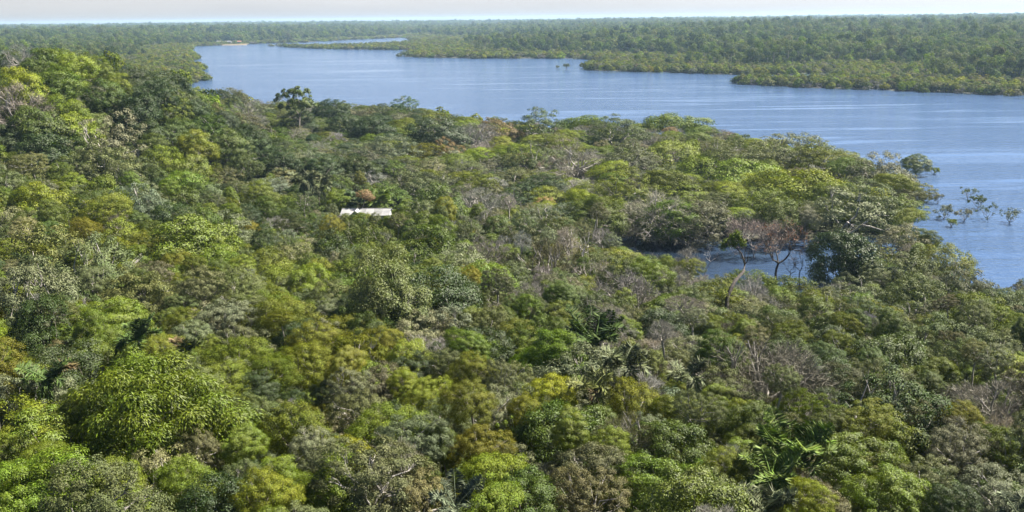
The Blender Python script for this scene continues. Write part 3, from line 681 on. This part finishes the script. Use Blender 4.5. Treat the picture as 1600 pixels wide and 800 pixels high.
# ------------------------------------------------------------------ single trees that stand out
def limb_tree(seed, H, spread, r0, levels, lean=(0, 0), fork=.4, kids=(3, 2, 3, 3), wig=.1):
    """bole and limbs as polylines; returns lines and twig ends"""
    rg = np.random.default_rng(seed); lines, ends = [], []
    top = np.array((lean[0], lean[1], H * fork))
    lines.append(bend(rg, (0, 0, -.8), top, r0 * 1.15, r0 * .75, 7, wig * .6))
    def grow(p, d, L, r, lv):
        d = norm((d + rg.normal(0, .18, 3))[None])[0]
        e = p + d * L
        lines.append(bend(rg, p, e, r, r * .55, 4, wig))
        if lv == 0: ends.append((e, d)); return
        for _ in range(kids[min(lv, 3)]):
            nd = norm((d + rg.normal(0, .55, 3) * spread + np.array((0, 0, .12)))[None])[0]
            grow(p + (e - p) * rg.uniform(.55, 1), nd, L * rg.uniform(.6, .8), r * .58, lv - 1)
    a0 = rg.uniform(0, 6.28)
    for k in range(kids[0]):
        a = a0 + k * 6.28 / kids[0]
        grow(top, np.array((math.cos(a) * spread, math.sin(a) * spread, 1.0)), H * (1 - fork) * .48, r0 * .6, levels)
    return lines, ends
def tuft(rg, ends, n, ll, lw, radius):
    P = np.array([e[0] for e in ends]); k = rg.integers(0, len(P), n)
    d = norm(rg.normal(0, 1, (n, 3)) + (0, 0, .3)); Q = P[k] + d * rg.uniform(.1, 1, (n, 1)) * radius
    V, F = leaf_faces(Q, norm(d + rg.normal(0, .6, (n, 3)) + (0, 0, .4)), norm(d + rg.normal(0, .6, (n, 3))), ll * rg.uniform(.6, 1.3, n), lw * rg.uniform(.6, 1.3, n))
    return V, F, np.repeat(rg.uniform(0, 1, n), 4)
def special(name, label, cat, loc, lines, crown=None, tint=None, bark=M_BARK, crown_mat=M_LEAF, group=None, twigs=None, twig_tint=None):
    root = link(name, None, None, loc); root.empty_display_size = .3; tag(root, label, cat, group)
    V, F = tubes(lines, 6); link('trunk', make_mesh('trunk', V, F, [bark], smooth_shade=True), root)
    if crown is not None:
        c = link('crown', make_mesh('crown', crown[0], crown[1], [crown_mat], crown[2]), root); c['tint'] = tint
    if twigs is not None:
        c = link('twigs', make_mesh('twigs', twigs[0], twigs[1], [M_TWIG], twigs[2]), root); c['tint'] = twig_tint; c['kind'] = 'stuff'
    return root
def twig_cloud(rg, ends, n, L, w, spread):
    P = np.array([e[0] for e in ends]); Dn = np.array([e[1] for e in ends]); k = rg.integers(0, len(P), n)
    A = norm(Dn[k] + rg.normal(0, .6, (n, 3))); Q = P[k] + rg.normal(0, spread, (n, 3))
    V, F = leaf_faces(Q, norm(rg.normal(0, 1, (n, 3))), A, L * rg.uniform(.5, 1.3, n), np.full(n, w), 0, .08)
    return V, F, np.repeat(rg.uniform(0, 1, n), 4)
rg = np.random.default_rng(3)
# reddish bare tree in the inlet
p = at_z(1210, 442, 0); ln, en = limb_tree(21, 12.5, .8, .27, 3, (.5, 0), .36, (5, 2, 3, 3))
special('flooded_bare_tree', 'nearly bare tree with rust orange leaves standing in the blue inlet', 'tree', (p[0], p[1], -.6), ln,
        tuft(rg, en, 300, .32, .18, .5), (.26, .12, .05), M_DBARK, M_LEAF, twigs=twig_cloud(rg, en, 1500, 1.0, .03, .35), twig_tint=(.2, .16, .13))
# grey brushy dead crown behind it
p = at_z(1182, 402, 0); ln, en = limb_tree(31, 9, 1.0, .16, 3, (-1, .5), .3, (5, 2, 3, 3))
special('flooded_bare_tree', 'grey brushy leafless crown leaning left over the inlet water', 'tree', (p[0], p[1], -.6), ln, twigs=twig_cloud(rg, en, 4200, 1.1, .035, .5), twig_tint=(.27, .22, .19), bark=M_PALE)
# thin stems right of the red tree
for (px, py, h, sd, lab) in ((1232, 446, 6.5, 41, 'thin dark leafless stems forking beside the small round bush'), (1246, 447, 8.0, 42, 'slim bare sapling with upswept branches in the inlet')):
    p = at_z(px, py, 0); ln, en = limb_tree(sd, h, .5, .11, 2, (.3, 0), .45, (3, 2, 2, 2))
    special('flooded_bare_tree', lab, 'tree', (p[0], p[1], -.6), ln, twigs=twig_cloud(rg, en, 260, .7, .03, .2), twig_tint=(.1, .08, .07), bark=M_DBARK)
# leaning tree with a dark curved trunk and a small green tuft
a = at_y(1134, 500, 122); b = at_y(1164, 412, 128); tfp = at_y(1150, 378, 127)
g0 = ground1(a[0], a[1]); base = np.array((a[0], a[1], g0))
pts = np.array([base, a, at_y(1137, 462, 123), at_y(1148, 440, 125), at_y(1162, 424, 127), b, at_y(1158, 395, 128)]) - base
ln = [(pts, np.array((.4, .37, .33, .28, .24, .19, .11)))]
for e in ((1140, 372), (1158, 380), (1168, 392), (1150, 362), (1128, 380)):
    q_ = at_y(e[0], e[1], 127.5 + rg.normal(0, 1)) - base; ln.append(bend(rg, pts[5] if e[0] > 1145 else pts[6], q_, .08, .03, 5, .1))
q_ = at_y(1185, 470, 124) - base; ln.append(bend(rg, pts[2], q_, .1, .03, 5, .12))
ends = [(at_y(1150 + dx, 378 + dy, 127.5) - base, np.array((0, 0, 1.0))) for dx, dy in ((-14, 2), (-6, -7), (4, -6), (-4, 4), (9, 2), (-20, 7), (2, -12))]
special('leaning_tree', 'leaning tree with bare dark curved trunk and small green tuft before the inlet', 'tree', tuple(base), ln, tuft(rg, ends, 1500, .3, .14, .75), TINT['bright'], M_DBARK)
# dead trees: forked grey limbs
for (px, ptop, Y, sp, sd_n, r0, lab) in ((905, 360, 138, .55, 81, .17, 'pale dead snag with bent limbs left of the dark inlet water'), (850, 312, 176, .6, 82, .24, 'bleached forked dead tree above the brown scrub'), (829, 330, 172, .5, 83, .2, 'dark grey dead tree left of the bleached forked one'), (1108, 376, 166, .9, 84, .1, 'low grey dead branches at the inlet bank beside the bright dome'), (938, 452, 98, .5, 85, .06, 'thin pale dead stem among scrub above the tall palm'), (1030, 425, 136, .6, 86, .1, 'slender grey dead tree in front of the inlet, right of the lime tree'), (1425, 468, 124, .6, 87, .14, 'forked grey trunk showing in the scrub by the right-hand shore')):
    p = at_y(px, ptop, Y); g0 = ground1(p[0], p[1]); H_ = max(p[2] - g0, 3)
    ln, en = limb_tree(sd_n, H_, sp, r0, 2, (rg.normal(0, .5), 0), .55, (3, 2, 2, 2), .16)
    root = link('dead_tree', None, None, (p[0], p[1], g0)); tag(root, lab, 'dead tree', 'dead trees in the wood')
    V, F = tubes(ln[:1], 7); link('trunk', make_mesh('trunk', V, F, [M_PALE], smooth_shade=True), root)
    V, F = tubes(ln[1:], 5); o = link('limbs', make_mesh('limbs', V, F, [M_PALE], smooth_shade=True), root); o['kind'] = 'stuff'
# tall emergent tree by the river
p = at_y(466, 150, 385); g0 = ground1(p[0], p[1]); key = (1, 'emergent', 0); cm, tm = crown_mesh(key)
root = link('emergent_tree', None, None, (p[0], p[1], g0)); tag(root, 'tall dark emergent tree with open crown standing out against the river', 'tree')
top = at_y(466, 133, 385)[2]; sE = 1.75; zc = top - g0 - PROTO[key]['H'] * sE
c = link('crown', cm, root, (0, 0, zc), (0, 0, .6), (sE, sE, sE)); c['tint'] = TINT['mid']; link('trunk', tm, root, (0, 0, zc), (0, 0, .6), (sE, sE, sE))

# ------------------------------------------------------------------ palms: each frond a part
def frond(rg, L, rise, sag, leaf, npair=26, stiff=.5):
    t = np.linspace(0, 1, 12); r_ = np.sin(t * 1.25) / np.sin(1.25) * L * .8; z = L * (rise * t - sag * t ** 2.2)
    P = np.c_[r_, np.zeros(12), z]
    ti = np.repeat(np.linspace(.14, .99, npair), 2); side = np.tile((1, -1), npair)
    Q = np.c_[np.interp(ti, t, P[:, 0]), np.zeros(len(ti)), np.interp(ti, t, P[:, 2])]
    tan = norm(np.c_[np.interp(ti, t, np.gradient(P[:, 0])), np.zeros(len(ti)), np.interp(ti, t, np.gradient(P[:, 2]))])
    S = np.c_[np.zeros(len(ti)), side, np.zeros(len(ti))]
    A = norm(tan * .55 + S * 1.0 + np.array((0, 0, -stiff)) + rg.normal(0, .12, (len(ti), 3)))
    N = norm(np.cross(tan, S) * side[:, None] * -1 + np.array((0, 0, .6)) + rg.normal(0, .15, (len(ti), 3)))
    l_ = leaf * L * (.35 + np.sin(np.pi * np.clip(ti, 0, 1)) * .75) * rg.uniform(.85, 1.1, len(ti))
    V, F = leaf_faces(Q, N, A, l_, np.full(len(ti), .032 * L ** .5), .15, .2)
    TV, TF = tubes([(P, np.linspace(.035, .01, 12) * L ** .5)], 4)
    return make_mesh('frond', np.vstack([V, TV]), np.vstack([F, TF + len(V)]), [M_LEAF], np.r_[np.repeat(rg.uniform(0, 1, len(ti)), 4), np.full(len(TV), .9)])
FRONDS = [frond(rg, 1.0, r_, s_, .36, 42, st) for r_, s_, st in ((1.15, .25, .2), (1.0, .5, .4), (.75, .85, .7), (.45, 1.0, .9), (1.05, .7, .5))]
def fan_leaf(rg):
    n = 34; a = np.linspace(-2.4, 2.4, n); base = np.array((.55, 0, .32))
    A = np.c_[np.cos(a), np.sin(a), -.12 - .25 * np.abs(a) / 2.3]
    V, F = leaf_faces(np.tile(base, (n, 1)), np.tile((-.3, 0, 1.0), (n, 1)), A, rg.uniform(.38, .55, n), np.full(n, .055), .1, .2)
    TV, TF = tubes([(np.array([(0, 0, 0), (.3, 0, .22), (.55, 0, .32)]), np.array((.02, .015, .012)))], 4)
    return make_mesh('frond', np.vstack([V, TV]), np.vstack([F, TF + len(V)]), [M_LEAF], np.r_[np.repeat(rg.uniform(0, 1, n), 4), np.full(len(TV), .9)])
FAN = [fan_leaf(rg) for _ in range(2)]
PT = tubes([(np.array([(0, 0, -12), (.02, .02, -6), (0, 0, 0)]), np.array((.16, .14, .12)))], 8)
PTRUNK = make_mesh('trunk', PT[0], PT[1], [M_BARK], smooth_shade=True)
def palm(label, px, py, Y, L, n, tint, style='mixed', name='palm_tree', dead=()):
    p = at_y(px, py, Y); g = ground1(p[0], p[1]); root = link(name, None, None, (p[0], p[1], g)); tag(root, label, 'palm', 'palms in the wood')
    L *= .72; zc = max(p[2] - g - .5, 1.2); root.empty_display_size = .3
    link('trunk', PTRUNK, root, (0, 0, zc))
    for k in range(n):
        a = k * 2.39996 + rg.uniform(-.2, .2)
        if style == 'fan': me = FAN[k % 2]; rx = rg.uniform(-.9, .7)
        else: me = FRONDS[{'up': (0, 4, 1), 'droop': (1, 2, 3, 4), 'mixed': (0, 1, 2, 4, 3)}[style][k % {'up': 3, 'droop': 4, 'mixed': 5}[style]]]; rx = rg.normal(0, .12)
        s = L * rg.uniform(.8, 1.1)
        o = link('frond', me, root, (0, 0, zc + rg.uniform(-.15, .1)), (rg.normal(0, .15), -rx, a), (s, s, s))
        o['tint'] = (.15, .11, .05) if k in dead else tuple(np.array(tint) * rg.uniform(.8, 1.2))
dk = (.058, .092, .018); gp = (.105, .12, .055); md = (.085, .125, .018)
palm('tall dark green feather palm with upright fronds in the centre of the slope', 930, 528, 78, 4.6, 13, dk, 'up')
palm('silvery drooping feather palm just right of the tall dark palm', 975, 562, 70, 3.6, 12, gp, 'droop')
palm('pale drooping palm above the pinkish grey bare crown on its left', 1076, 580, 66, 3.0, 11, gp, 'droop')
palm('yellowing palm with drooping fronds left of the ochre dome', 925, 600, 63, 3.0, 12, (.11, .12, .03), 'droop', dead=(2,))
palm('large glossy feather palm with arching fronds in the right foreground', 1236, 705, 50, 4.0, 15, md, 'up')
palm('second feather palm at the foot of the large glossy one', 1205, 735, 46.5, 3.0, 11, md, 'mixed')
palm('dark feather palm beneath the grey green crowns on the left slope', 215, 522, 71, 3.2, 13, dk, 'mixed')
palm('feather palm with one browned frond beside the small olive dome', 287, 545, 67, 2.8, 11, (.07, .09, .02), 'mixed', dead=(1,))
palm('shaded feather palm with a dead orange frond near the left edge', 72, 585, 62, 3.0, 12, dk, 'droop', dead=(3,))
palm('spiky young palm at the bottom centre by the flat lime crowns', 712, 782, 42, 2.4, 12, (.10, .12, .07), 'up')
palm('low spiky palm at the bottom edge in the right corner', 1590, 790, 43, 2.2, 11, (.11, .13, .07), 'mixed')
palm('low silvery palm at the bottom edge right of the centre', 1195, 785, 42, 2.4, 11, gp, 'mixed')
palm('grey feathery palm on the slope left of the white-roofed house', 475, 282, 205, 6.5, 13, gp, 'droop')
palm('second grey feathery palm just right of and behind the first', 497, 290, 208, 5.5, 12, gp, 'droop')
palm('bluish fan palm behind the left end of the white roof', 554, 309, 212, 5.0, 16, (.10, .14, .06), 'fan', 'fan_palm')
palm('round green fan palm behind the middle of the white roof', 591, 312, 212, 5.4, 20, (.12, .165, .03), 'fan', 'fan_palm')

# ------------------------------------------------------------------ shrubs standing in the river
def flooded(label, px, py, wpx, colr, nl, seed, name='flooded_shrub', hfac=.8, lean=(0, 0)):
    p = at_z(px, py, 0); dist = np.linalg.norm(p - CAM); W = wpx * dist / FPX
    rg2 = np.random.default_rng(seed)
    ln, en = limb_tree(seed, W * hfac, .75, .035 * W ** .6, 2, lean, .1, (6, 2, 2, 2), .14)
    special(name, label, 'shrub', (p[0], p[1], -.3), ln, tuft(rg2, en, nl, .30 * (dist / 200) ** .5, .15 * (dist / 200) ** .5, W * .10), vec_tint(colr, rg2), group='shrubs standing in the river',
            twigs=twig_cloud(rg2, en, 160, W * .12, .03, .12), twig_tint=(.16, .13, .11))
def bush(label, px, py, wpx, colr, kind, v, zs):
    p = at_z(px, py, 0); sc = wpx * np.linalg.norm(p - CAM) / FPX / 10; cm, tm = crown_mesh((1, kind, v))
    root = link('flooded_shrub', None, None, (p[0], p[1], -.3)); tag(root, label, 'shrub', 'shrubs standing in the river')
    c = link('crown', cm, root, (0, 0, .2), (0, 0, v), (sc, sc, sc * zs)); c['tint'] = TINT[colr]; link('trunk', tm, root, (0, 0, .2), (0, 0, v), (sc, sc, sc * zs))
bush('round dark green bush standing off the tip of the wooded point', 1430, 274, 48, 'mid', B, 2, .68)
flooded('low lime sprig on the river side of the round dark bush', 1459, 272, 16, 'lime', 500, 62, hfac=.8)
bush('orange-topped flooded shrub at the edge of the wooded point', 1443, 316, 40, 'ochre', O, 1, .8)
flooded('small reddish shrub tip right of the orange-topped one', 1465, 318, 16, 'brown', 260, 64, hfac=1.0)
flooded('pale green shrub in the water nearest to the wooded point', 1474, 342, 30, 'pale', 900, 65, hfac=.75)
flooded('low lime shrub in front of the pale green one', 1486, 354, 22, 'lime', 420, 66, hfac=.6)
flooded('sparse shrub with flat spray, farthest out of the flooded shrubs', 1505, 311, 20, 'mid', 300, 67, hfac=1.0, lean=(1.2, 0))
flooded('upright leafy dark shrub in the middle of the flooded shrubs', 1528, 327, 20, 'mid', 700, 68, hfac=1.2)
flooded('small two-stemmed shrub just below the upright leafy one', 1543, 343, 20, 'greygreen', 420, 69, hfac=1.3)
flooded('umbrella-shaped pale shrub between the lime shrub and two-stemmed one', 1507, 345, 30, 'pale', 480, 70, hfac=.7)
flooded('wide bare-limbed shrub, rightmost of the flooded shrubs', 1577, 348, 36, 'greygreen', 420, 71, hfac=.6)
flooded('round shrub of the small islet in the middle of river', 885, 108, 26, 'mid', 700, 72, hfac=.35)
flooded('low shrub at the left end of the small islet', 871, 107, 12, 'greygreen', 260, 73, hfac=.4)

# ------------------------------------------------------------------ white house in the trees
def box_mesh(name, boxes, mt):
    V, F = [], []
    for (x0, y0, z0, x1, y1, z1) in boxes:
        o = len(V); V += [(x0,y0,z0),(x1,y0,z0),(x1,y1,z0),(x0,y1,z0),(x0,y0,z1),(x1,y0,z1),(x1,y1,z1),(x0,y1,z1)]
        F += [(o,o+3,o+2,o+1),(o+4,o+5,o+6,o+7),(o,o+1,o+5,o+4),(o+1,o+2,o+6,o+5),(o+2,o+3,o+7,o+6),(o+3,o,o+4,o+7)]
    return make_mesh(name, np.array(V, float), np.array(F), [mt])
def roof_slab(x0, x1, ya, za, yb, zb, th=.08, MR=M_ROOF):
    V = [(x0,ya,za),(x1,ya,za),(x1,yb,zb),(x0,yb,zb)]; V += [(a, b_, c_ + th) for a, b_, c_ in V]
    F = [(0,3,2,1),(4,5,6,7),(0,1,5,4),(1,2,6,5),(2,3,7,6),(3,0,4,7)]
    return make_mesh('roof', np.array(V, float), np.array(F), [MR])
hz = ground1(HOUSE[0], HOUSE[1]); ridge = HOUSE[2] + 1.0 - hz
house = link('house', None, None, (HOUSE[0], HOUSE[1], hz), (0, 0, R(-2))); tag(house, 'white-walled house with white sheet roof half hidden among the trees', 'house')
eave = ridge - .8
link('wall', box_mesh('wall', [(-5.6, -2.6, -.5, 5.3, 2.6, eave)], M_WALL), house)
gv = [(5.3,-2.6,eave),(5.3,2.6,eave),(5.3,0,ridge-.06),(5.15,-2.6,eave),(5.15,2.6,eave),(5.15,0,ridge-.06)]
link('gable', make_mesh('gable', np.array(gv, float), np.array([(0,1,2),(5,4,3),(0,2,5),(0,5,3),(1,4,5),(1,5,2)]), [M_WALL]), house)
for k in range(6):   # roof sheets on the front slope, left part lower pitched and deeper
    x0 = -5.9 + k * 1.93
    link('roof_sheet', roof_slab(x0, x0 + 1.9, -3.2, eave - .18 + (.02 if k % 2 else 0), .02, ridge + (.02 if k % 2 else 0), .08, M_ROOF2 if k in (2, 4) else M_ROOF), house)
    link('roof_sheet', roof_slab(x0, x0 + 1.9, 3.2, eave - .18 + (.02 if k % 2 else 0), -.02, ridge + (.02 if k % 2 else 0)), house)
link('ridge_cap', box_mesh('ridge_cap', [(-5.95, -.16, ridge + .07, 5.75, .16, ridge + .14)], M_ROOF), house)
link('cross_gable', make_mesh('cross_gable', np.array([(-3.2,-3.4,ridge-.6),(-1.2,-3.4,ridge-.6),(-2.2,-3.4,ridge+.3),(-3.2,.2,ridge-.6),(-1.2,.2,ridge-.6),(-2.2,.2,ridge+.3)], float), np.array([(0,1,2),(5,4,3),(0,2,5),(0,5,3),(1,4,5),(1,5,2)]), [M_ROOF]), house)
for x in (-4.2, .6, 2.6): 
    w = link('window', box_mesh('window', [(x, -2.64, 1.0, x + .9, -2.58, 2.0)], M_DARK), house)
    link('window_frame', box_mesh('window_frame', [(x - .06, -2.66, .93, x + .96, -2.61, 1.0), (x - .06, -2.66, 2.0, x + .96, -2.61, 2.07)], M_WALL), w)
link('door', box_mesh('door', [(4.0, -2.64, 0, 4.8, -2.58, 1.95)], M_DARK), house)
p = at_y(622, 332, 203); gz_ = ground1(p[0], p[1])
V, F = tubes([(np.array([(0, 0, -.3), (.05, 0, 2.4), (.12, 0, p[2] - gz_ + 1.0)]), np.array((.09, .08, .07)))], 8)
po = link('post', make_mesh('post', V, F, [M_WOOD], smooth_shade=True), None, (p[0], p[1], gz_)); tag(po, 'slim pale post standing right of the white house', 'post')
# three small houses on the far left bank
for k, (px, lab) in enumerate(((342, 'leftmost of three tiny white houses on the far left bank'), (358.5, 'middle one of three tiny white houses on the far left bank'), (374, 'rightmost of three tiny white houses on the far left bank'))):
    p = at_z(px, 67.5, 1.5); g = max(ground1(p[0], p[1]), .4)
    h = link('house', None, None, (p[0], p[1], g + 1.2)); tag(h, lab, 'house', 'houses on the far bank')
    link('wall', box_mesh('wall', [(-4, -2.5, -2, 4, 2.5, 3.4)], M_ROOF2), h)
    v_ = np.array([(-4.6,-3.2,3.4),(4.6,-3.2,3.4),(4.6,3.2,3.4),(-4.6,3.2,3.4),(-4.6,0,5.2),(4.6,0,5.2)], float)
    link('roof', make_mesh('roof', v_, np.array([(0,1,5),(0,5,4),(2,3,4),(2,4,5),(0,4,3),(1,2,5)]), [M_ROOF2 if k != 2 else M_TILE]), h)
    link('door', box_mesh('door', [(-.6, -2.56, -1.2, .6, -2.51, 2.0)], M_DARK), h)
bk = np.array([at_z(x, y, 0) for x, y in ((335, 70.3), (345, 70.5), (360, 70.6), (375, 70.2), (388, 69.8))])
V = []; 
for q_ in bk: V += [(q_[0], q_[1] - 14, -.4), (q_[0], q_[1] - 4, 1.6), (q_[0], q_[1] + 14, 2.2)]
F = []
for i in range(4):
    for j in range(2): a0 = i * 3 + j; F.append((a0, a0 + 3, a0 + 4, a0 + 1))
tag(link('river_bank', make_mesh('river_bank', np.array(V), np.array(F), [M_SAND], smooth_shade=True)), 'bare ochre bank below the far white houses', kind='structure')

# ------------------------------------------------------------------ air
def haze():
    me = box_mesh('haze', [(-30000, -2000, -6, 30000, 15000, 75)], M_SAND); me.materials.clear()
    mm = bpy.data.materials.new('haze'); mm.use_nodes = True; n = mm.node_tree.nodes; l = mm.node_tree.links
    n.remove(n['Principled BSDF']); v = n.new('ShaderNodeVolumePrincipled')
    v.inputs['Color'].default_value = (.52, .74, 1, 1); v.inputs['Density'].default_value = .00007; v.inputs['Anisotropy'].default_value = .2
    l.new(v.outputs[0], n['Material Output'].inputs['Volume']); me.materials.append(mm)
    tag(link('haze', me), 'thin pale blue haze over the river and forest', kind='stuff')
haze()
